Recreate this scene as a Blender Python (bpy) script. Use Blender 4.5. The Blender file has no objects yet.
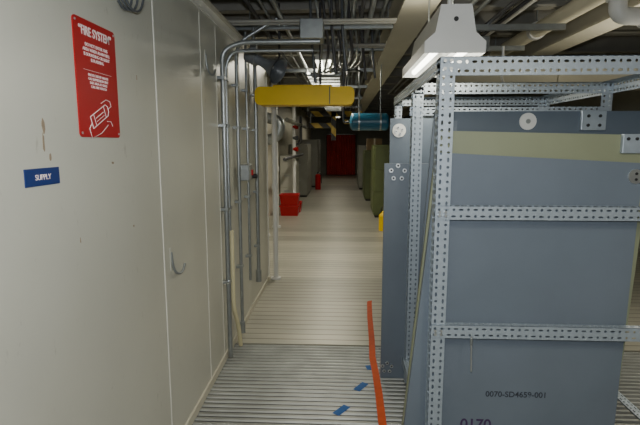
import bpy, math, random
from mathutils import Vector, Matrix
random.seed(4)
C=bpy.context.scene.collection

# ---------------- materials ----------------
def mat(name,col,rough=.5,metal=0.0,noise=0.0,nscale=6.0,bump=0.0,bscale=80,col2=None,emit=0,spec=.5,grime=0):
    m=bpy.data.materials.new(name);m.use_nodes=True;nt=m.node_tree;b=nt.nodes['Principled BSDF']
    b.inputs['Base Color'].default_value=(*col,1);b.inputs['Roughness'].default_value=rough
    b.inputs['Metallic'].default_value=metal;b.inputs['Specular IOR Level'].default_value=spec
    tc=nt.nodes.new('ShaderNodeTexCoord')
    n=nt.nodes.new('ShaderNodeTexNoise');n.inputs['Scale'].default_value=nscale;n.inputs['Detail'].default_value=5
    nt.links.new(tc.outputs['Object'],n.inputs['Vector'])
    r=nt.nodes.new('ShaderNodeValToRGB');r.color_ramp.elements[0].position=.35;r.color_ramp.elements[1].position=.7
    c2=col2 or tuple(c*(1-noise) for c in col)
    r.color_ramp.elements[0].color=(*c2,1);r.color_ramp.elements[1].color=(*col,1)
    nt.links.new(n.outputs['Fac'],r.inputs['Fac']);out=r.outputs['Color']
    if grime:
        mp=nt.nodes.new('ShaderNodeMapping');mp.inputs['Scale'].default_value=(1,9,3.2)
        nt.links.new(tc.outputs['Object'],mp.inputs[0])
        n3=nt.nodes.new('ShaderNodeTexNoise');n3.inputs['Scale'].default_value=3.0;n3.inputs['Detail'].default_value=8;n3.inputs['Roughness'].default_value=.7
        nt.links.new(mp.outputs[0],n3.inputs['Vector'])
        r3=nt.nodes.new('ShaderNodeValToRGB');r3.color_ramp.elements[0].position=.63;r3.color_ramp.elements[1].position=.76
        r3.color_ramp.elements[0].color=(0,0,0,1);r3.color_ramp.elements[1].color=(grime,grime,grime,1)
        nt.links.new(n3.outputs['Fac'],r3.inputs['Fac'])
        mx=nt.nodes.new('ShaderNodeMix');mx.data_type='RGBA'
        nt.links.new(r3.outputs['Color'],mx.inputs['Factor']);nt.links.new(out,mx.inputs['A']);mx.inputs['B'].default_value=(.22,.20,.16,1)
        out=mx.outputs['Result']
    nt.links.new(out,b.inputs['Base Color'])
    if bump:
        n2=nt.nodes.new('ShaderNodeTexNoise');n2.inputs['Scale'].default_value=bscale
        nt.links.new(tc.outputs['Object'],n2.inputs['Vector'])
        bp=nt.nodes.new('ShaderNodeBump');bp.inputs['Strength'].default_value=bump;bp.inputs['Distance'].default_value=.01
        nt.links.new(n2.outputs['Fac'],bp.inputs['Height']);nt.links.new(bp.outputs['Normal'],b.inputs['Normal'])
    if emit:
        b.inputs['Emission Color'].default_value=(*col,1);b.inputs['Emission Strength'].default_value=emit
    return m
M_wall=mat('cream_painted_steel',(.54,.535,.46),.36,0,.09,1.5,.03,30,grime=.6)
M_wallseam=mat('seam_white',(.80,.79,.72),.4)
M_dark=mat('dark_gap',(.04,.04,.04),.8)
M_scuff=mat('scuff_brown',(.36,.28,.19),.8,0,.3,40)
M_galv=mat('galvanised_slotted',(.40,.46,.52),.42,.35,.12,30)
M_zinc=mat('zinc_conduit',(.36,.385,.39),.35,.7,.15,20)
M_panel=mat('bluegrey_paint',(.146,.177,.218),.42,0,.1,3,.03,60)
M_panel2=mat('bluegrey_paint_b',(.11,.14,.18),.42,0,.12,4)
M_olive=mat('olive_primer',(.26,.28,.18),.5,0,.1,5)
M_oldark=mat('olive_cabinet_paint',(.12,.15,.055),.5,0,.2,5)
M_white=mat('white_paint',(.70,.70,.68),.4,0,.06,5)
M_cab=mat('cabinet_grey_paint',(.26,.26,.22),.5,0,.1,5)
M_cream=mat('cream_pipe',(.78,.73,.56),.4,0,.1,5)
M_yel=mat('yellow_paint',(.88,.58,.005),.45,0,.1,5,spec=.3)
M_black=mat('black_plastic',(.02,.02,.022),.4)
M_horn=mat('dark_grey_enamel',(.09,.10,.11),.35,0,.1,5)
M_horng=mat('grey_horn_enamel',(.26,.28,.30),.35,.2,.1,5)
M_blk2=mat('dark_cable',(.05,.05,.055),.5)
M_red=mat('red_paint',(.42,.006,.010),.4,0,.08,5,spec=.3)
M_redc=mat('red_curtain',(.50,.04,.03),.6,0,.3,3)
M_blue=mat('blue_label',(.008,.03,.15),.4)
M_btape=mat('blue_tape',(.01,.10,.34),.6,0,.1,30,spec=.3)
M_tape=mat('orange_tape',(.60,.075,.006),.6,0,.15,20,spec=.2)
M_bluecyl=mat('blue_cylinder_paint',(.02,.14,.24),.35,0,.1,5)
M_print=mat('print_white',(.85,.72,.70),.5)
M_ink=mat('ink_dark',(.03,.035,.05),.6)
M_inkp=mat('ink_purple',(.05,.02,.08),.6)
M_ceil=mat('ceiling_deck_paint',(.11,.107,.095),.8,0,.3,2)
M_joist=mat('joist_paint',(.33,.32,.28),.6,0,.2,4)
M_beam=mat('beam_cream',(.62,.59,.48),.5,0,.1,3)
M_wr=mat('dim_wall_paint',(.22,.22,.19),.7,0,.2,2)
M_screw=mat('bolt_steel',(.6,.62,.62),.3,.8)
M_lamp=mat('fluorescent_tube_glow',(1,.98,.86),.5,emit=9)
M_yplas=mat('cream_plastic_conduit',(.62,.57,.36),.4)
M_card=mat('cardboard',(.35,.25,.14),.8,0,.15,8)

def floor_mat(name,pitch,lo,hi,sharp=.5,rough=.38):
    m=bpy.data.materials.new(name);m.use_nodes=True;nt=m.node_tree;b=nt.nodes['Principled BSDF']
    tc=nt.nodes.new('ShaderNodeTexCoord');sp=nt.nodes.new('ShaderNodeSeparateXYZ')
    nt.links.new(tc.outputs['Object'],sp.inputs[0])
    def math_(op,a,bv=None):
        n=nt.nodes.new('ShaderNodeMath');n.operation=op
        if hasattr(a,'links'): nt.links.new(a,n.inputs[0])
        else: n.inputs[0].default_value=a
        if bv is not None:
            if hasattr(bv,'links'): nt.links.new(bv,n.inputs[1])
            else: n.inputs[1].default_value=bv
        return n.outputs[0]
    fr=math_('FRACT',math_('DIVIDE',sp.outputs['Y'],pitch))
    line=math_('LESS_THAN',fr,.14)
    pk=math_('FLOOR',math_('DIVIDE',sp.outputs['Y'],pitch*4))
    wn=nt.nodes.new('ShaderNodeTexWhiteNoise');wn.noise_dimensions='1D';nt.links.new(pk,wn.inputs['W'])
    n=nt.nodes.new('ShaderNodeTexNoise');n.inputs['Scale'].default_value=2.2;n.inputs['Detail'].default_value=6
    mp=nt.nodes.new('ShaderNodeMapping');mp.inputs['Scale'].default_value=(1,4,1)
    nt.links.new(tc.outputs['Object'],mp.inputs[0]);nt.links.new(mp.outputs[0],n.inputs['Vector'])
    mixf=math_('ADD',math_('MULTIPLY',wn.outputs['Value'],.45),math_('MULTIPLY',n.outputs['Fac'],.55))
    r=nt.nodes.new('ShaderNodeValToRGB');r.color_ramp.elements[0].color=(*lo,1);r.color_ramp.elements[1].color=(*hi,1)
    r.color_ramp.elements[0].position=.2;r.color_ramp.elements[1].position=.75
    nt.links.new(mixf,r.inputs['Fac'])
    mx=nt.nodes.new('ShaderNodeMix');mx.data_type='RGBA';nt.links.new(math_('MULTIPLY',line,sharp),mx.inputs['Factor'])
    nt.links.new(r.outputs['Color'],mx.inputs['A']);mx.inputs['B'].default_value=(lo[0]*.3,lo[1]*.3,lo[2]*.3,1)
    nt.links.new(mx.outputs['Result'],b.inputs['Base Color'])
    b.inputs['Roughness'].default_value=rough;b.inputs['Metallic'].default_value=.3
    return m
M_floor=floor_mat('aluminium_plank_floor',.1,(.30,.295,.25),(.47,.455,.38),.7,.40)
M_rib=mat('ribbed_aluminium',(.34,.35,.33),.45,.4,.25,5)
M_groove=mat('groove_dark',(.045,.048,.048),.6)
M_hazard=bpy.data.materials.new('hazard_stripes');M_hazard.use_nodes=True
nt=M_hazard.node_tree;tc=nt.nodes.new('ShaderNodeTexCoord');w=nt.nodes.new('ShaderNodeTexWave');w.bands_direction='DIAGONAL';w.inputs['Scale'].default_value=1.6
r=nt.nodes.new('ShaderNodeValToRGB');r.color_ramp.interpolation='CONSTANT';r.color_ramp.elements[0].color=(.02,.02,.02,1);r.color_ramp.elements[1].position=.5;r.color_ramp.elements[1].color=(.6,.42,.06,1)
nt.links.new(tc.outputs['Object'],w.inputs['Vector']);nt.links.new(w.outputs['Fac'],r.inputs['Fac']);nt.links.new(r.outputs['Color'],nt.nodes['Principled BSDF'].inputs['Base Color'])

# ---------------- mesh builder ----------------
class B:
    def __init__(s,name,parent=None):
        s.n=name;s.v=[];s.f=[];s.mi=[];s.sm=[];s.mats=[];s.p=parent
    def m(s,mt):
        if mt not in s.mats:s.mats.append(mt)
        return s.mats.index(mt)
    def poly(s,vs,fs,mt,smooth=False):
        o=len(s.v);s.v+= [tuple(v) for v in vs];i=s.m(mt)
        for f in fs:
            s.f.append(tuple(o+k for k in f));s.mi.append(i);s.sm.append(smooth)
    def box(s,x0,x1,y0,y1,z0,z1,mt,bv=0):
        if bv>0:
            b=min(bv,(x1-x0)/2.01,(y1-y0)/2.01,(z1-z0)/2.01)
            import bmesh
            bm=bmesh.new();bmesh.ops.create_cube(bm,size=1)
            for v in bm.verts:
                v.co=Vector(((x0+x1)/2+v.co.x*(x1-x0),(y0+y1)/2+v.co.y*(y1-y0),(z0+z1)/2+v.co.z*(z1-z0)))
            bmesh.ops.bevel(bm,geom=bm.edges[:],offset=b,segments=2,affect='EDGES',profile=.5)
            bm.verts.index_update()
            s.poly([v.co for v in bm.verts],[[v.index for v in f.verts] for f in bm.faces],mt);bm.free();return
        vs=[(x,y,z) for x in(x0,x1) for y in(y0,y1) for z in(z0,z1)]
        s.poly(vs,[(0,1,3,2),(4,6,7,5),(0,4,5,1),(2,3,7,6),(0,2,6,4),(1,5,7,3)],mt)
    def prism(s,pts,axis,a0,a1,mt):
        def mk(p,a):
            l=list(p);l.insert(axis,a);return tuple(l)
        n=len(pts);vs=[mk(p,a0) for p in pts]+[mk(p,a1) for p in pts]
        fs=[tuple(range(n)),tuple(range(2*n-1,n-1,-1))]+[(i,(i+1)%n,n+(i+1)%n,n+i) for i in range(n)]
        s.poly(vs,fs,mt)
    def cyl(s,p0,p1,r0,mt,r1=None,seg=16,cap=True):
        r1=r0 if r1 is None else r1
        p0=Vector(p0);p1=Vector(p1);d=(p1-p0).normalized();a=d.orthogonal().normalized();b=d.cross(a)
        vs=[];
        for p,r in((p0,r0),(p1,r1)):
            for i in range(seg):
                t=2*math.pi*i/seg;vs.append(p+a*math.cos(t)*r+b*math.sin(t)*r)
        s.poly(vs,[(i,(i+1)%seg,seg+(i+1)%seg,seg+i) for i in range(seg)],mt,True)
        if cap:
            s.poly(vs[:seg],[tuple(range(seg))[::-1]],mt);s.poly(vs[seg:],[tuple(range(seg))],mt)
    def tube(s,pts,r,mt,seg=10,bend=.0,nb=5):
        P=[Vector(p) for p in pts]
        if bend and len(P)>2:
            Q=[P[0]]
            for i in range(1,len(P)-1):
                a,b,c=P[i-1],P[i],P[i+1]
                da=(a-b);dc=(c-b);t=min(bend,da.length*.49,dc.length*.49)
                s0=b+da.normalized()*t;s1=b+dc.normalized()*t
                for k in range(nb+1):
                    u=k/nb;Q.append(s0*(1-u)**2+b*2*u*(1-u)+s1*u*u)
            Q.append(P[-1]);P=Q
        n=len(P);vs=[];ref=None
        for i in range(n):
            d=(P[min(i+1,n-1)]-P[max(i-1,0)]).normalized()
            if ref is None:a=d.orthogonal().normalized()
            else:
                a=(ref-d*ref.dot(d)).normalized()
            ref=a;b=d.cross(a)
            for k in range(seg):
                t=2*math.pi*k/seg;vs.append(P[i]+a*math.cos(t)*r+b*math.sin(t)*r)
        fs=[(i*seg+k,i*seg+(k+1)%seg,(i+1)*seg+(k+1)%seg,(i+1)*seg+k) for i in range(n-1) for k in range(seg)]
        s.poly(vs,fs,mt,True)
        s.poly(vs[:seg],[tuple(range(seg))[::-1]],mt);s.poly(vs[-seg:],[tuple(range(seg))],mt)
    def sphere(s,c,r,mt,sx=1,sy=1,sz=1,seg=16,rings=8):
        vs=[];fs=[]
        for i in range(rings+1):
            ph=math.pi*i/rings
            for k in range(seg):
                t=2*math.pi*k/seg;vs.append((c[0]+r*sx*math.sin(ph)*math.cos(t),c[1]+r*sy*math.sin(ph)*math.sin(t),c[2]+r*sz*math.cos(ph)))
        for i in range(rings):
            for k in range(seg):fs.append((i*seg+k,i*seg+(k+1)%seg,(i+1)*seg+(k+1)%seg,(i+1)*seg+k))
        s.poly(vs,fs,mt,True)
    def perf(s,p0,p1,wd,W,mt,pitch=.03,rows=2,th=.003):
        p0=Vector(p0);p1=Vector(p1);wd=Vector(wd).normalized();L=(p1-p0).length;d=(p1-p0)/L
        n=max(2,int(round(L/pitch)));cl=L/n;cw=W/rows;nrm=d.cross(wd)*th
        for i in range(n):
            for j in range(rows):
                c=p0+d*cl*(i+.5)+wd*cw*(j+.5)
                ou=[(-1,-1),(0,-1),(1,-1),(1,0),(1,1),(0,1),(-1,1),(-1,0)]
                if (i+j)%2==0: hx,hy=cl*.36,cw*.17
                else: hx,hy=cl*.20,cw*.22
                k=.72
                inn=[(-hx*k,-hy*k),(0,-hy),(hx*k,-hy*k),(hx,0),(hx*k,hy*k),(0,hy),(-hx*k,hy*k),(-hx,0)]
                A=[c+d*(a*cl/2)+wd*(b*cw/2) for a,b in ou];I=[c+d*a+wd*b for a,b in inn]
                A2=[v+nrm for v in A];I2=[v+nrm for v in I]
                fs=[(q,(q+1)%8,8+(q+1)%8,8+q) for q in range(8)]
                s.poly(A+I,fs,mt);s.poly(A2+I2,[f[::-1] for f in fs],mt)
                s.poly(I+I2,[(q,(q+1)%8,8+(q+1)%8,8+q) for q in range(8)],mt)
    def angle(s,p0,p1,wa,wb,mt,W=.055,rows=2,pitch=.03):
        s.perf(p0,p1,wa,W,mt,pitch,rows);s.perf(p0,p1,wb,W,mt,pitch,rows)
    def done(s,bevel=0):
        me=bpy.data.meshes.new(s.n);me.from_pydata(s.v,[],s.f)
        for m_ in s.mats:me.materials.append(m_)
        me.polygons.foreach_set('material_index',s.mi);me.polygons.foreach_set('use_smooth',s.sm);me.update()
        o=bpy.data.objects.new(s.n,me);C.objects.link(o)
        if s.p:o.parent=s.p
        return o
def empty(n,loc=(0,0,0)):
    e=bpy.data.objects.new(n,None);e.empty_display_size=.05;C.objects.link(e);return e
def text(n,body,size,loc,rot,mt,parent,align='CENTER',sx=1,bold=0):
    c=bpy.data.curves.new(n,'FONT');c.body=body;c.size=size;c.align_x=align;c.extrude=.0006;c.offset=bold;c.materials.append(mt)
    o=bpy.data.objects.new(n,c);o.location=loc;o.rotation_euler=rot;o.scale=(sx,1,1);C.objects.link(o);o.parent=parent;return o
RW=(math.pi/2,0,math.pi/2)
RF=(math.pi/2,0,0)

WX=-.81
# ---------------- room shell ----------------
b=B('floor');b.box(-3,4.2,3.42,23,-.06,0,M_floor)
b.box(-3,4.2,-2,3.42,-.06,-.008,M_groove)
o=b.done()
b=B('floor_ribbed_plates')
y=-1.0
while y<3.41:
    b.prism([(y,-.0079),(y+.006,0),(y+.024,0),(y+.030,-.0079)],0,-3,4.2,M_rib)
    y+=.046
b.done()
b=B('ceiling');b.box(-3,4.2,-2,23,2.95,3.0,M_ceil);b.done()
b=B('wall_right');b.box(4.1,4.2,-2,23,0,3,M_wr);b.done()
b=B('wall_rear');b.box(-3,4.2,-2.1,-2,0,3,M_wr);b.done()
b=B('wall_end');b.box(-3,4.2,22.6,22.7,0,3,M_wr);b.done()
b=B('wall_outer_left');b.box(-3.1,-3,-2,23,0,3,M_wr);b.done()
b=B('wall_left')
seams=[-2,.1,2.10,2.78,3.12,5.08]
for i in range(len(seams)-1):
    a,c=seams[i],seams[i+1]
    b.box(WX-.05,WX,a+.004,c-.004,.0,2.24,M_wall)
b.box(WX-.3,WX-.05,-2,5.07,0,2.24,M_wall)
for (yy,zz,w_,h_) in [(1.28,1.545,.018,.022),(1.275,1.50,.010,.03),(1.30,1.46,.012,.015),(1.66,1.43,.02,.005),(1.9,1.75,.008,.012),(1.8,1.18,.012,.006),(1.42,1.2,.006,.01)]:
    pts=[(yy+math.cos(t)*w_*.5*random.uniform(.6,1.1),zz+math.sin(t)*h_*random.uniform(.6,1.1)) for t in [k*math.pi/5 for k in range(10)]]
    b.prism(pts,0,WX-.001,WX+.0008,M_scuff)
b.done()
b=B('trim_1')
for yy in (2.10,2.78,3.12):
    b.box(WX,WX+.002,yy-.010,yy-.004,.0,2.22,M_wallseam)
    b.box(WX-.02,WX-.01,yy-.004,yy+.004,0,2.24,M_dark)
b.done()
b=B('trim_2')
b.box(WX-.3,WX+.012,-2,5.08,2.241,2.29,M_wallseam)
b.box(WX-.02,WX+.03,-2,5.08,2.29,2.31,M_beam)
b.done()
b=B('baseboard_left');b.box(WX,WX+.010,-2,5.08,0.0,.05,M_beam);b.done()

def hook(yy,zz):
    b=B('door_pull_hook')
    b.box(WX+.001,WX+.006,yy-.012,yy+.012,zz-.01,zz+.10,M_wall,.002)
    b.tube([(WX+.006,yy,zz+.08),(WX+.012,yy,zz+.01),(WX+.02,yy+.02,zz-.03),(WX+.035,yy+.06,zz-.035),(WX+.04,yy+.085,zz+.005)],.006,M_zinc,8,.03)
    b.done()
hook(2.17,.91);hook(2.86,1.93)

# fire sign
e=empty('fire_system_sign')
b=B('plate',e)
def rrect(y0,y1,z0,z1,r,n=5):
    P=[]
    for cy,cz,a in((y1-r,z1-r,0),(y0+r,z1-r,90),(y0+r,z0+r,180),(y1-r,z0+r,270)):
        for k in range(n+1):
            t=math.radians(a+90*k/n);P.append((cy+r*math.cos(t),cz+r*math.sin(t)))
    return P
b.prism(rrect(1.457,1.722,1.517,1.88,.015),0,WX,WX+.004,M_red)
X0=WX+.005
def ln(pts,r=.0010):b.tube([(X0,p[0],p[1]) for p in pts],r,M_print,5)
def rot(p,a=.42,c=(1.592,1.590)):
    p=(p[0]*.92,p[1]*.95)
    return (c[0]+p[0]*math.cos(a)-p[1]*math.sin(a),c[1]+p[0]*math.sin(a)+p[1]*math.cos(a))
bt=[(-.075,-.020),(.045,-.020),(.058,-.008),(.058,.010),(.045,.022),(-.075,.022),(-.075,-.020)]
ln([rot(p) for p in bt],.0015)
ln([rot((-.05,-.02)),rot((-.05,.022))]);ln([rot((.03,-.02)),rot((.03,.022))])
ln([rot((-.04,.004)),rot((.02,.004))],.0014);ln([rot((-.04,-.008)),rot((.02,-.008))])
ln([rot((.058,.001)),rot((.085,.001)),rot((.085,.02)),rot((.06,.035)),rot((.02,.036))],.0014)
ln([rot((-.075,.0)),rot((-.10,-.01)),rot((-.10,-.045)),rot((-.03,-.055)),rot((.03,-.048))],.0012)
ln([rot((.03,-.035)),rot((.055,-.045)),rot((.06,-.065))],.0012)
for (yy,zz) in((1.468,1.868),(1.711,1.868),(1.468,1.53),(1.711,1.53)):b.cyl((WX+.003,yy,zz),(WX+.006,yy,zz),.004,M_screw,seg=8)
b.box(WX+.004,WX+.0046,1.50,1.68,1.726,1.7272,M_print)
b.done()
text('title','“FIRE SYSTEM”',.039,(WX+.0045,1.590,1.832),RW,M_print,e,sx=.84,bold=.0006)
text('subtitle','DO NOT ENTER THIS\nAREA WHEN ALARM BELL\nIS SOUNDING OR LIGHT\nIS FLASHING',.015,(WX+.0045,1.590,1.80),RW,M_print,e)
text('instructions','PROTECTED BY HALON\nGAS SUPPRESSION UNIT\nEXIT AREA AT ONCE\nCALL FIRE WATCH',.012,(WX+.0045,1.590,1.709),RW,M_print,e)
e=empty('supply_label')
b=B('plate',e);b.box(WX,WX+.003,1.182,1.333,1.385,1.432,M_blue,.001);b.done()
text('lettering','SUPPLY',.021,(WX+.0035,1.257,1.401),RW,M_print,e)

# ---------------- wall conduits ----------------
b=B('electrical_conduit_run')
cx=WX+.035
b.tube([(cx,3.14,.02),(cx,3.14,2.08),(cx+.12,3.14,2.13),(-.15,3.14,2.13)],.016,M_zinc,12,.10)
b.tube([(cx,3.22,.9),(cx,3.22,2.0),(cx+.05,3.22,2.09),(-.20,3.22,2.09)],.011,M_zinc,10,.10)
b.tube([(cx,3.55,.04),(cx,3.55,2.2),(cx+.3,3.55,2.37)],.013,M_zinc,10,.1)
b.tube([(cx,3.90,.35),(cx,3.90,1.85),(cx,3.90,2.36)],.011,M_zinc,10,.08)
b.tube([(cx,4.30,.27),(cx,4.30,2.2)],.017,M_zinc,10)
b.cyl((cx,4.30,.22),(cx,4.30,.33),.026,M_zinc)
b.cyl((cx,3.55,.03),(cx,3.55,.12),.022,M_zinc)
b.tube([(cx+.01,3.22,.9),(cx+.01,3.22,.35),(cx+.02,3.32,.18),(cx+.02,3.38,.0)],.015,M_yplas,10,.08)
for yy in (3.14,3.22,3.55,3.9,4.3):
    for zz in (.55,1.05,1.6,1.9):
        if not(yy==3.22 and zz<.6): b.box(WX+.001,cx+.016,yy-.026,yy+.026,zz,zz+.02,M_zinc,.002)
b.done()
b=B('electrical_switch_box')
b.box(WX+.055,WX+.12,3.50,3.60,1.22,1.34,M_zinc,.006)
b.box(WX+.12,WX+.13,3.505,3.595,1.225,1.335,M_cab,.003)
b.box(WX+.13,WX+.142,3.54,3.56,1.26,1.30,M_red)
b.cyl((WX+.13,3.585,1.25),(WX+.165,3.585,1.25),.018,M_black)
b.done()
b=B('white_standpipe')
b.tube([(-.735,5.15,0),(-.735,5.15,2.2),(-.735,5.6,2.3)],.028,M_white,14,.1)
b.cyl((-.735,5.15,0),(-.735,5.15,.02),.055,M_white);b.cyl((-.735,5.15,1.0),(-.735,5.15,1.06),.036,M_white)
b.tube([(-.86,5.3,0),(-.86,5.3,2.3)],.03,M_white,14)
b.done()

# ---------------- ceiling structure ----------------
b=B('ceiling_joists')
for i in range(20):
    yy=1.2+i*1.1
    b.box(-2.9,4.0,yy,yy+.02,2.68,2.949,M_joist);b.box(-2.9,4.0,yy-.05,yy+.07,2.665,2.685,M_joist)
b.done()
b=B('ceiling_girder')
b.box(.50,.52,-1.9,22.5,2.45,2.66,M_beam);b.box(.40,.64,-1.9,22.5,2.43,2.45,M_beam);b.box(.40,.64,-1.9,22.5,2.645,2.664,M_beam)
b.done()
b=B('ceiling_girder')
b.box(2.1,2.13,-1.9,22.5,2.45,2.66,M_beam);b.box(2.0,2.24,-1.9,22.5,2.43,2.45,M_beam)
b.done()
b=B('overhead_conduit_bundle')
for k,(x,z,r_) in enumerate([(-.66,2.44,.016),(-.58,2.46,.012),(-.48,2.445,.02),(-.05,2.47,.012),(.01,2.45,.014),(.07,2.46,.018),(.13,2.44,.013),(.2,2.45,.022),(.30,2.5,.016)]):
    b.tube([(x,-1,z),(x,8+k*1.2,z)],r_,M_zinc if k%3 else M_blk2,8)
for yy in (1.8,3.0,3.9,4.8,6.2,8,10,12.5,15):
    b.box(-.85,.38,yy,yy+.041,2.375,2.416,M_zinc)
    for xx in (-.74,.34):b.cyl((xx,yy+.02,2.4),(xx,yy+.02,2.95),.005,M_zinc,seg=6)
for (yy,z,x0,x1) in ((3.45,2.33,-.80,.36),(3.52,2.33,-.80,.36),(4.35,2.34,-.8,.36),(4.43,2.34,-.8,.36)):
    b.tube([(x0,yy,z),(x1,yy,z)],.012,M_joist,8)
b.box(-.30,-.14,3.38,3.60,2.20,2.33,M_zinc,.006)
b.done()
b=B('hanging_cable_bundle')
for k in range(8):
    x=-.22+k*.05;y0=3.7+k*.08
    b.tube([(x,y0,2.64),(x+.02,y0+.1,2.45),(x+.05,y0+.3,2.25),(x-.02,y0+.9,2.12+.02*k),(x+.1,y0+1.8,2.35)],.009+.002*(k%3),M_blk2 if k%2 else M_zinc,8,.15)
for k,(x,yy) in enumerate(((-.27,4.0),(-.10,3.75),(-.02,3.8),(.17,4.6),(.26,4.7))):
    b.tube([(x,yy,2.64),(x+.01,yy+.02,2.3),(x+.04,yy+.05,1.99+.03*k)],.011,M_blk2 if k%2 else M_horn,8,.1)
b.done()
b=B('cable_tray')
for x in(-.45,-.05):b.box(x,x+.02,5.8,14,2.28,2.36,M_zinc)
for i in range(27):b.box(-.45,-.03,5.85+i*.3,5.88+i*.3,2.28,2.30,M_zinc)
b.done()
b=B('coiled_cable')
b.tube([(WX+.001,1.78,2.15),(WX+.09,1.78,2.15),(WX+.10,1.78,2.18)],.006,M_zinc,6,.02)
for k in range(3):
    b.tube([(WX+.02+.012*k,1.78+(.075+.01*k)*math.cos(t)+.012*k,2.065+.09*math.sin(t)) for t in [q*math.pi/10 for q in range(21)]],.0045,M_horn,6)
b.tube([(WX+.03,1.86,2.08),(WX+.03,1.95,2.14),(WX+.03,1.96,2.24)],.0045,M_horn,6,.03)
b.done()

# ---------------- yellow hoist beam, horn ----------------
e=empty('yellow_hoist_trolley')
b=B('body',e)
b.prism([(p[0],p[1]) for p in rrect(-.75,.09,1.815,1.965,.045)],1,4.12,4.34,M_yel)
b.box(-.60,-.1,4.16,4.30,1.965,1.985,M_yel,.005)
b.box(-.12,-.112,4.115,4.345,1.82,1.962,M_oldark)
b.done()
b=B('hangers',e)
for xx in (-.55,-.2,.0):b.cyl((xx,4.23,1.96),(xx,4.23,2.66),.010,M_blk2,seg=8)
b.done()
# horn: flared bell aimed down-right toward the aisle
b=B('warning_horn')
ax0=Vector((-.66,3.80,2.13));d=Vector((.80,-.35,-.45)).normalized()
prof=[(0,.035),(.05,.036),(.10,.045),(.15,.065),(.19,.092),(.205,.105)]
for (t0,r0),(t1,r1) in zip(prof[:-1],prof[1:]):
    b.cyl(ax0+d*t0,ax0+d*t1,r0,M_horng,r1,28,False)
for (t0,r0),(t1,r1) in zip(prof[:-1],prof[1:]):
    b.cyl(ax0+d*(t0+.001),ax0+d*(t1+.001),r0*.94,M_horn,r1*.95,28,False)
b.cyl(ax0+d*.06,ax0+d*.15,.025,M_horng,.015,16)
b.cyl(ax0-d*.10,ax0,.055,M_horng,.055,20);b.cyl(ax0-d*.12,ax0-d*.10,.03,M_horng,.055,20)
b.box(-.72,-.67,3.79,3.85,2.14,2.26,M_horng,.006)
b.cyl((-.695,3.82,2.25),(-.695,3.82,2.37),.012,M_zinc)
b.done()
e=empty('blue_air_cylinder')
b=B('tank',e)
b.cyl((.12,6.0,1.75),(.52,6.0,1.75),.105,M_bluecyl,seg=28)
b.sphere((.12,6.0,1.75),.105,M_bluecyl,.4,1,1);b.sphere((.52,6.0,1.75),.105,M_bluecyl,.4,1,1)
b.cyl((.18,6,1.75),(.2,6,1.75),.109,M_zinc,seg=28);b.cyl((.44,6,1.75),(.46,6,1.75),.109,M_zinc,seg=28)
b.done()
b=B('straps',e)
for x in(.19,.45):b.cyl((x,6,1.84),(x,6,2.43),.008,M_zinc,seg=8)
b.tube([(.07,6,1.75),(-.0,6,1.74),(.0,6,1.9),(.05,6.1,2.4)],.012,M_blk2,8,.05)
b.done()

# ---------------- slotted angle rack ----------------
e=empty('slotted_angle_rack')
b=B('front_frame',e)
XL,XR=.385,1.515
Zt=1.835
W=.060
def post(b,x,y,sx,sy,z1=Zt):
    b.angle((x,y,0),(x,y,z1),(sx,0,0),(0,sy,0),M_galv,W)
    b.box(min(x,x+sx*.07),max(x,x+sx*.07),min(y,y+sy*.07),max(y,y+sy*.07),0,.004,M_zinc)
post(b,XL,2.0,1,1);post(b,XR,2.0,-1,1)
b.angle((XL,1.997,Zt),(XR,1.997,Zt),(0,0,-1),(0,1,0),M_galv,.070)
for z in (1.238,.722,.15):
    b.perf((XL,1.994,z-.055),(XR,1.994,z-.055),(0,0,1),.055,M_galv,.03,2)
    b.perf((XL,1.994,z),(XR,1.994,z),(0,1,0),.03,M_galv,.03,1)
b.done()
b=B('mid_frame',e)
post(b,XL+.015,2.85,1,1);post(b,XR,2.85,-1,1)
b.angle((XL,2.85,Zt),(XR,2.85,Zt),(0,0,-1),(0,1,0),M_galv,W)
b.angle((XL,2.86,1.70),(XR,2.86,1.70),(0,0,-1),(0,1,0),M_galv,.045)
b.done()
b=B('rear_frame',e)
post(b,XL,3.75,1,-1);post(b,XR,3.75,-1,-1)
b.angle((XL,3.75,Zt),(XR,3.75,Zt),(0,0,-1),(0,-1,0),M_galv,W)
b.done()
b=B('side_rails',e)
for x,sx in((XL,1),(XR,-1)):
    b.angle((x,2.0,Zt),(x,3.75,Zt),(0,0,-1),(sx,0,0),M_galv,W)
    b.angle((x,2.05,.15),(x,3.75,.15),(0,0,-1),(sx,0,0),M_galv,.045)
b.done()
b=B('corner_bolts',e)
for x in (XL+.015,XL+.04):
    for z in (1.82,1.79,1.215,1.20,.70,.685):
        b.cyl((x,1.990,z),(x,1.982,z),.007,M_screw,seg=6)
b.done()

def bolts(b,cx,cy,cz,R,n=5,r=.010,disc=None):
    for k in range(n):
        t=2*math.pi*k/n+.3
        b.cyl((cx+R*math.cos(t),cy-.002,cz+R*math.sin(t)),(cx+R*math.cos(t),cy-.006,cz+R*math.sin(t)),r,M_screw,seg=12)
        b.cyl((cx+R*math.cos(t),cy-.005,cz+R*math.sin(t)),(cx+R*math.cos(t),cy-.0072,cz+R*math.sin(t)),r*.5,M_black,seg=8)
e=empty('stored_equipment_panel')
b=B('sheet',e)
b.prism([(.272,.03),(1.225,.06),(1.245,1.415),(.405,1.458)],1,2.06,2.085,M_panel)
b.cyl((1.215,2.06,1.36),(1.215,2.052,1.36),.03,M_screw,seg=20)
for dz in(-.012,.012):b.cyl((1.215,2.052,1.36+dz),(1.215,2.049,1.36+dz),.006,M_black,seg=8)
b.done()
text('stencil_number','0070-SD4659-001',.037,(.785,2.059,.365),RF,M_ink,e,bold=.0004)
text('stencil_large','0170',.070,(.612,2.059,.205),RF,M_inkp,e,bold=.001)
e=empty('stored_equipment_panel')
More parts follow.
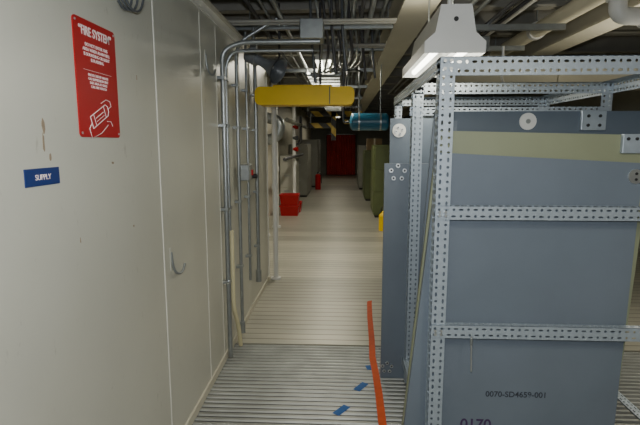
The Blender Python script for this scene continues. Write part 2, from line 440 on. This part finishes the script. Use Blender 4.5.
b=B('sheet',e)
b.prism([(.272,.03),(1.24,.03),(1.30,1.53),(.405,1.55)],1,2.10,2.12,M_olive)
b.box(1.165,1.28,2.08,2.10,1.455,1.535,M_galv,.003)
for k in range(3):b.cyl((1.185+k*.035,2.08,1.515),(1.185+k*.035,2.075,1.515),.007,M_black,seg=8)
b.done()
e=empty('stored_equipment_panel')
b=B('sheet',e)
b.prism([(.46,.03),(1.48,.03),(1.48,1.655),(.46,1.655)],1,2.5,2.52,M_panel2)
b.cyl((.925,2.5,1.605),(.925,2.494,1.605),.042,M_white,seg=28);b.cyl((.925,2.494,1.605),(.925,2.490,1.605),.012,M_zinc,seg=12)
b.box(1.18,1.30,2.48,2.5,1.56,1.655,M_galv,.003)
for k in range(2):
    for j in range(2):b.cyl((1.212+k*.056,2.48,1.585+j*.045),(1.212+k*.056,2.475,1.585+j*.045),.008,M_black,seg=10)
b.done()
e=empty('stored_equipment_panel')
b=B('sheet',e)
b.prism([(.25,.001),(1.2,.001),(1.2,1.375),(.25,1.375)],1,2.92,2.945,M_panel)
bolts(b,.33,2.918,1.32,.042,5,.013);bolts(b,.29,2.918,.075,.03,5,.011)
b.done()
e=empty('stored_equipment_panel')
b=B('sheet',e)
b.prism([(.315,.001),(1.2,.001),(1.2,1.66),(.315,1.66)],1,3.3,3.325,M_panel2)
b.cyl((.375,3.3,1.58),(.375,3.292,1.58),.045,M_white,seg=24)
bolts(b,.375,3.292,1.58,.022,4,.008)
b.done()
e=empty('stored_equipment_panel')
b=B('sheet',e)
b.prism([(.335,.03),(.9,.03),(.9,1.40),(.53,1.40),(.53,1.60),(.42,1.60)],1,2.3,2.315,M_panel)
bolts(b,.46,2.298,1.52,.022,4,.007)
b.done()
b=B('hanging_hook_wire')
b.tube([(.555,1.988,.68),(.555,1.985,.65),(.56,1.985,.52)],.0035,M_screw,6);b.cyl((.555,1.985,.67),(.555,1.985,.64),.006,M_zinc,seg=8)
b.done()

# ---------------- fluorescent fixtures ----------------
def fixture(x0,x1,y0,y1,z0,h,power,top=2.95,up=0):
    e=empty('fluorescent_light_fixture')
    b=B('hood',e);c=(x0+x1)/2;w=(x1-x0)
    prof=[(x0,z0),(x0,z0+.055),(c-w*.33,z0+.10),(c-w*.25,z0+h),(c+w*.25,z0+h),(c+w*.33,z0+.10),(x1,z0+.055),(x1,z0)]
    for i in range(len(prof)-1):
        a,d=prof[i],prof[i+1]
        b.poly([(a[0],y0,a[1]),(a[0],y1,a[1]),(d[0],y1,d[1]),(d[0],y0,d[1])],[(0,1,2,3)],M_white)
    for yy in(y0,y1):
        b.prism(prof,1,yy-.004,yy+.004,M_white)
    b.cyl((c,y0-.006,z0+h*.7),(c,y0-.004,z0+h*.7),.012,M_dark,seg=10)
    b.cyl((c-.03,y0+.02,z0+h),(c-.03,y0+.02,z0+h+.03),.012,M_white,seg=8)
    b.cyl((c,y0+.1,z0+h),(c,y0+.1,top),.006,M_zinc,seg=6);b.cyl((c,y1-.1,z0+h),(c,y1-.1,top),.006,M_zinc,seg=6)
    b.done()
    b=B('tubes',e)
    for xx in(c-w*.25,c+w*.25):b.cyl((xx,y0+.03,z0+.028),(xx,y1-.03,z0+.028),.016,M_lamp,seg=12)
    b.done()
    l=bpy.data.lights.new('tube_light','AREA');l.shape='RECTANGLE';l.size=w*.9;l.size_y=(y1-y0)*.95;l.energy=power;l.color=(1,.93,.74)
    o=bpy.data.objects.new('tube_light',l);o.location=(c,(y0+y1)/2,z0+.005);C.objects.link(o);o.parent=e
    if up:  # added upward light, hood has no slot; brightens ceiling and pipes above
        l=bpy.data.lights.new('added_uplight','AREA');l.shape='RECTANGLE';l.size=w*.3;l.size_y=(y1-y0)*.9;l.energy=up;l.color=(1,.93,.74)
        o=bpy.data.objects.new('added_uplight',l);o.location=(c,(y0+y1)/2,z0+h+.006);o.rotation_euler=(math.pi,0,0);C.objects.link(o);o.parent=e
fixture(.40,.70,2.5,3.4,1.94,.23,14,up=4)
fixture(-.34,-.12,-.9,.4,2.47,.17,16)
fixture(1.0,1.3,-.6,.7,2.2,.17,18)
fixture(2.35,2.65,3.0,4.2,1.6,.14,8,up=16)  # added fixture, put in to light the upper-right pipes from below
for yy,p in((5.9,52),(8.9,34),(13,14),(18,11)):
    fixture(-.34,-.12,yy,yy+1.2,2.47,.17,p)

# ---------------- upper right pipes ----------------
b=B('overhead_cream_pipe')
b.tube([(1.74,-1,2.5),(1.74,14,2.5)],.065,M_cream,18)
for yy in(2.2,4.6,5.8):b.cyl((1.74,yy,2.5),(1.74,yy+.06,2.5),.078,M_white,seg=18);b.cyl((1.74,yy+.03,2.55),(1.74,yy+.03,2.95),.008,M_zinc,seg=6)
b.done()
b=B('overhead_white_pipe')
b.tube([(1.45,-1,2.6),(1.45,14,2.6)],.035,M_white,14)
b.done()
b=B('white_sprinkler_pipe')
b.tube([(1.74,3.3,2.434),(1.74,3.3,2.30),(2.7,3.3,2.27)],.055,M_white,18,.10)
b.cyl((1.74,3.3,2.395),(1.74,3.3,2.434),.072,M_white,seg=18);b.cyl((1.90,3.3,2.294),(1.95,3.3,2.292),.07,M_white,seg=18)
b.done()
b=B('ventilation_duct')
b.box(1.1,4.05,5.2,5.7,2.08,2.32,M_beam,.01);b.box(2.2,2.24,5.18,5.72,2.07,2.325,M_beam);b.done()
b=B('lighting_conduit_cluster')
for (x,yy,z) in((.82,3.2,2.38),(.92,3.2,2.40),(1.05,3.2,2.36),(1.2,3.2,2.42)):
    b.tube([(x,-1,z),(x,9,z)],.014,M_zinc if x<1 else M_blk2,8)
for yy in (3.7,4.5,5.0):b.box(.7,1.6,yy,yy+.04,2.31,2.35,M_zinc)
b.box(1.0,1.12,3.9,4.02,2.20,2.31,M_zinc,.005)
b.tube([(1.06,3.96,2.20),(1.06,3.96,2.12),(1.16,3.96,2.08)],.01,M_blk2,8,.04)
b.tube([(1.35,4.3,2.31),(1.35,4.3,2.0),(1.6,4.3,1.95)],.012,M_white,8,.06)
b.done()

# ---------------- background: right side ----------------
e=empty('slotted_angle_rack')
b=B('frame',e)
for x in(.64,1.7):
    for yy in(4.6,6.6):b.angle((x,yy,0),(x,yy,1.75),(1,0,0),(0,1,0),M_galv,.05)
b.angle((.64,4.6,1.75),(1.7,4.6,1.75),(0,0,-1),(0,1,0),M_galv,.05);b.angle((.64,6.6,1.75),(1.7,6.6,1.75),(0,0,-1),(0,1,0),M_galv,.05)
b.done()
for yy,h_,m_,x0 in ((4.9,1.5,M_panel,.62),(5.4,1.4,M_panel2,.60),(6.0,1.5,M_panel,.60),(6.4,1.35,M_olive,.62)):
    b=B('stored_equipment_panel');b.prism([(x0,.0),(1.6,.0),(1.6,h_),(x0,h_)],1,yy,yy+.03,m_)
    bolts(b,x0+.08,yy,h_-.08,.03,5,.010);b.done()
b=B('yellow_safety_can')
b.cyl((.72,8.2,0),(.72,8.2,.26),.10,M_yel,seg=20);b.cyl((.72,8.2,.26),(.72,8.2,.34),.10,M_yel,.03,20)
b.tube([(.66,8.2,.28),(.66,8.2,.40),(.78,8.2,.40),(.78,8.2,.28)],.008,M_black,8,.03);b.done()
def cabinet(name,x0,x1,y0,y1,h,m_):
    b=B(name);b.box(x0,x1,y0,y1,.05,h,m_,.01);b.box(x0+.03,x1-.03,y0+.03,y1-.03,0,.05,M_dark)
    n=3
    for k in range(n):
        z0=.10+k*(h-.15)/n;z1=z0+(h-.15)/n-.02
        b.box(x0+.02,x1-.02,y0-.012,y0,z0,z1,m_,.004);b.box((x0+x1)/2-.06,(x0+x1)/2+.06,y0-.035,y0-.012,z1-.06,z1-.045,M_zinc)
        xs=x0 if x0>0 else x1
        b.box(xs-.012 if x0>0 else xs,xs if x0>0 else xs+.012,y0+.03,y1-.03,z0,z1,m_,.004)
    b.done()
cabinet('green_equipment_cabinet',.56,1.3,12.4,13.5,1.30,M_oldark)
cabinet('green_equipment_cabinet',.62,1.3,9.6,10.6,1.45,M_oldark)
cabinet('grey_equipment_cabinet',.50,1.2,15.5,17,1.4,M_cab)
b=B('cardboard_box');b.box(.62,1.0,12.6,13.0,1.301,1.60,M_card,.005);b.box(.79,.83,12.597,13.003,1.301,1.603,M_cream);b.done()
# ---------------- background: left side ----------------
b=B('wall_inner_left');b.box(-1.6,-1.5,5.1,22.6,0,2.95,M_beam);b.done()
cabinet('grey_equipment_cabinet',-1.48,-.98,13.2,14.8,1.45,M_cab)
cabinet('grey_equipment_cabinet',-1.48,-.85,16.2,17.8,1.6,M_cab)
cabinet('grey_equipment_cabinet',-1.48,-1.15,11.2,12.4,1.2,M_wall)
b=B('red_fire_extinguisher')
b.cyl((-.80,15.4,0.0),(-.80,15.4,.45),.09,M_red,seg=18);b.sphere((-.80,15.4,.45),.09,M_red,1,1,.6);b.cyl((-.80,15.4,.48),(-.80,15.4,.57),.03,M_black,seg=10)
b.tube([(-.80,15.4,.55),(-.70,15.38,.5),(-.69,15.38,.2)],.012,M_black,8,.04);b.done()
b=B('white_process_pipes')
for x,yy in((-1.25,7.6),(-1.18,8.4),(-1.12,11.0)):
    b.tube([(x,yy,0),(x,yy,2.6)],.045,M_white,14);b.cyl((x,yy,1.0),(x,yy,1.08),.06,M_white)
    b.cyl((x,yy,0),(x,yy,.03),.08,M_white)
b.tube([(-1.05,8.6,1.2),(-1.05,12.5,1.2)],.03,M_blk2,10);b.tube([(-1.0,8.6,1.9),(-1.0,13,1.9)],.04,M_cab,10)
b.tube([(-.98,11.2,2.1),(-.98,11.2,1.5),(-1.1,11.2,1.45)],.03,M_blk2,8,.06)
for q in range(3):b.cyl((-1.13,11.0+.001*q,1.35+.25*q),(-1.03,10.97,1.35+.25*q),.05,M_horn if q%2 else M_red,seg=14)
b.done()
b=B('insulated_elbow_duct')
b.tube([(-1.45,8.0,1.55),(-1.10,8.0,1.55),(-1.02,8.0,1.85),(-1.45,8.0,1.95)],.09,M_zinc,18,.2,8)
b.done()
def bin_(x,y,z):
    b=B('red_storage_bin');w=.17;d=.15;h=.22
    bo=[(x-w,y-d),(x+w,y-d),(x+w,y+d),(x-w,y+d)];to=[(x-w*1.15,y-d*1.15),(x+w*1.15,y-d*1.15),(x+w*1.15,y+d*1.15),(x-w*1.15,y+d*1.15)]
    ti=[(x+(p[0]-x)*.9,y+(p[1]-y)*.9) for p in to];bi=[(x+(p[0]-x)*.9,y+(p[1]-y)*.9) for p in bo]
    vs=[(*p,z) for p in bo]+[(*p,z+h) for p in to]+[(*p,z+h) for p in ti]+[(*p,z+.01) for p in bi]
    fs=[(0,3,2,1)]+[(i,(i+1)%4,4+(i+1)%4,4+i) for i in range(4)]+[(4+i,4+(i+1)%4,8+(i+1)%4,8+i) for i in range(4)]+[(8+i,8+(i+1)%4,12+(i+1)%4,12+i) for i in range(4)]+[(12,13,14,15)]
    b.poly(vs,fs,M_red)
    b.prism([(p[0],p[1]) for p in [(x-w*1.2,y-d*1.2),(x+w*1.2,y-d*1.2),(x+w*1.2,y-d*1.12),(x-w*1.2,y-d*1.12)]],2,z+h-.03,z+h,M_red)
    b.done()
bin_(-1.10,9.9,0);bin_(-1.10,9.9,.222);bin_(-1.09,10.4,0)
b=B('hazard_striped_frame')
b.box(-.30,-.18,12,12.12,1.55,2.26,M_hazard);b.box(-.9,.45,12,12.1,2.13,2.26,M_hazard);b.box(-.85,-.3,11.9,12.0,1.85,1.97,M_hazard);b.box(.02,.45,11.9,12.0,1.95,2.05,M_hazard)
for x in(-.88,.43):b.cyl((x,12.06,2.2),(x,12.06,2.95),.02,M_zinc)
for x in(-.8,.4):b.cyl((x,11.95,1.97),(x,11.95,2.2),.02,M_zinc)
b.done()
b=B('red_strip_curtain')
n=80;x0,x1=-.75,.55
vs=[];
for i in range(n+1):
    x=x0+(x1-x0)*i/n;yy=22.2+.06*math.sin(i*.9)
    vs+=[(x,yy,0.03),(x,yy,1.85)]
b.poly(vs,[(2*i,2*i+2,2*i+3,2*i+1) for i in range(n)],M_redc,True)
b.cyl((x0,22.2,1.87),(x1,22.2,1.87),.03,M_zinc)
b.done()

# ---------------- floor tapes ----------------
b=B('orange_caution_ribbon')
path=[(.262,4.42),(.256,4.36),(.240,4.0),(.228,3.5),(.215,3.2),(.222,2.95),(.224,2.7),(.220,2.39),(.22,2.1)]
vs=[]
for i,(x,yy) in enumerate(path):
    z=.004+.006*(i%2);vs+=[(x-.022,yy,z),(x+.022,yy,z+.008*((i+1)%2))]
b.poly(vs,[(2*i,2*i+1,2*i+3,2*i+2) for i in range(len(path)-1)],M_tape,True);b.done()
def strip(x,y,l,w,a):
    b=B('blue_floor_tape');c,s_=math.cos(a),math.sin(a)
    P=[(-l/2,-w/2),(l/2,-w/2),(l/2,w/2),(-l/2,w/2)]
    b.prism([(x+p*c-q*s_,y+p*s_+q*c) for p,q in P],2,.0005,.002,M_btape);b.done()
strip(.12,2.8,.11,.045,1.0);strip(.0,2.53,.11,.045,.95);strip(.185,3.06,.04,.06,.2)

# ---------------- camera flash & world ----------------
l=bpy.data.lights.new('camera_flash','AREA');l.shape='RECTANGLE';l.size=.08;l.size_y=.05;l.energy=27;l.color=(.90,.95,1)
o=bpy.data.objects.new('camera_flash',l);o.location=(0,0,1.62);o.rotation_euler=(math.radians(92),0,0);C.objects.link(o)
wd=bpy.data.worlds.new('dim_world');wd.use_nodes=True;wd.node_tree.nodes['Background'].inputs[0].default_value=(.6,.62,.65,1);wd.node_tree.nodes['Background'].inputs[1].default_value=.2
bpy.context.scene.world=wd
cam=bpy.data.cameras.new('camera');cam.sensor_width=36;cam.lens=480/640*36;cam.clip_start=.02
co=bpy.data.objects.new('camera',cam);C.objects.link(co);co.location=(0,0,1.5)
co.rotation_euler=(math.radians(90)-math.atan(70/480),0,math.radians(2.74))
bpy.context.scene.camera=co
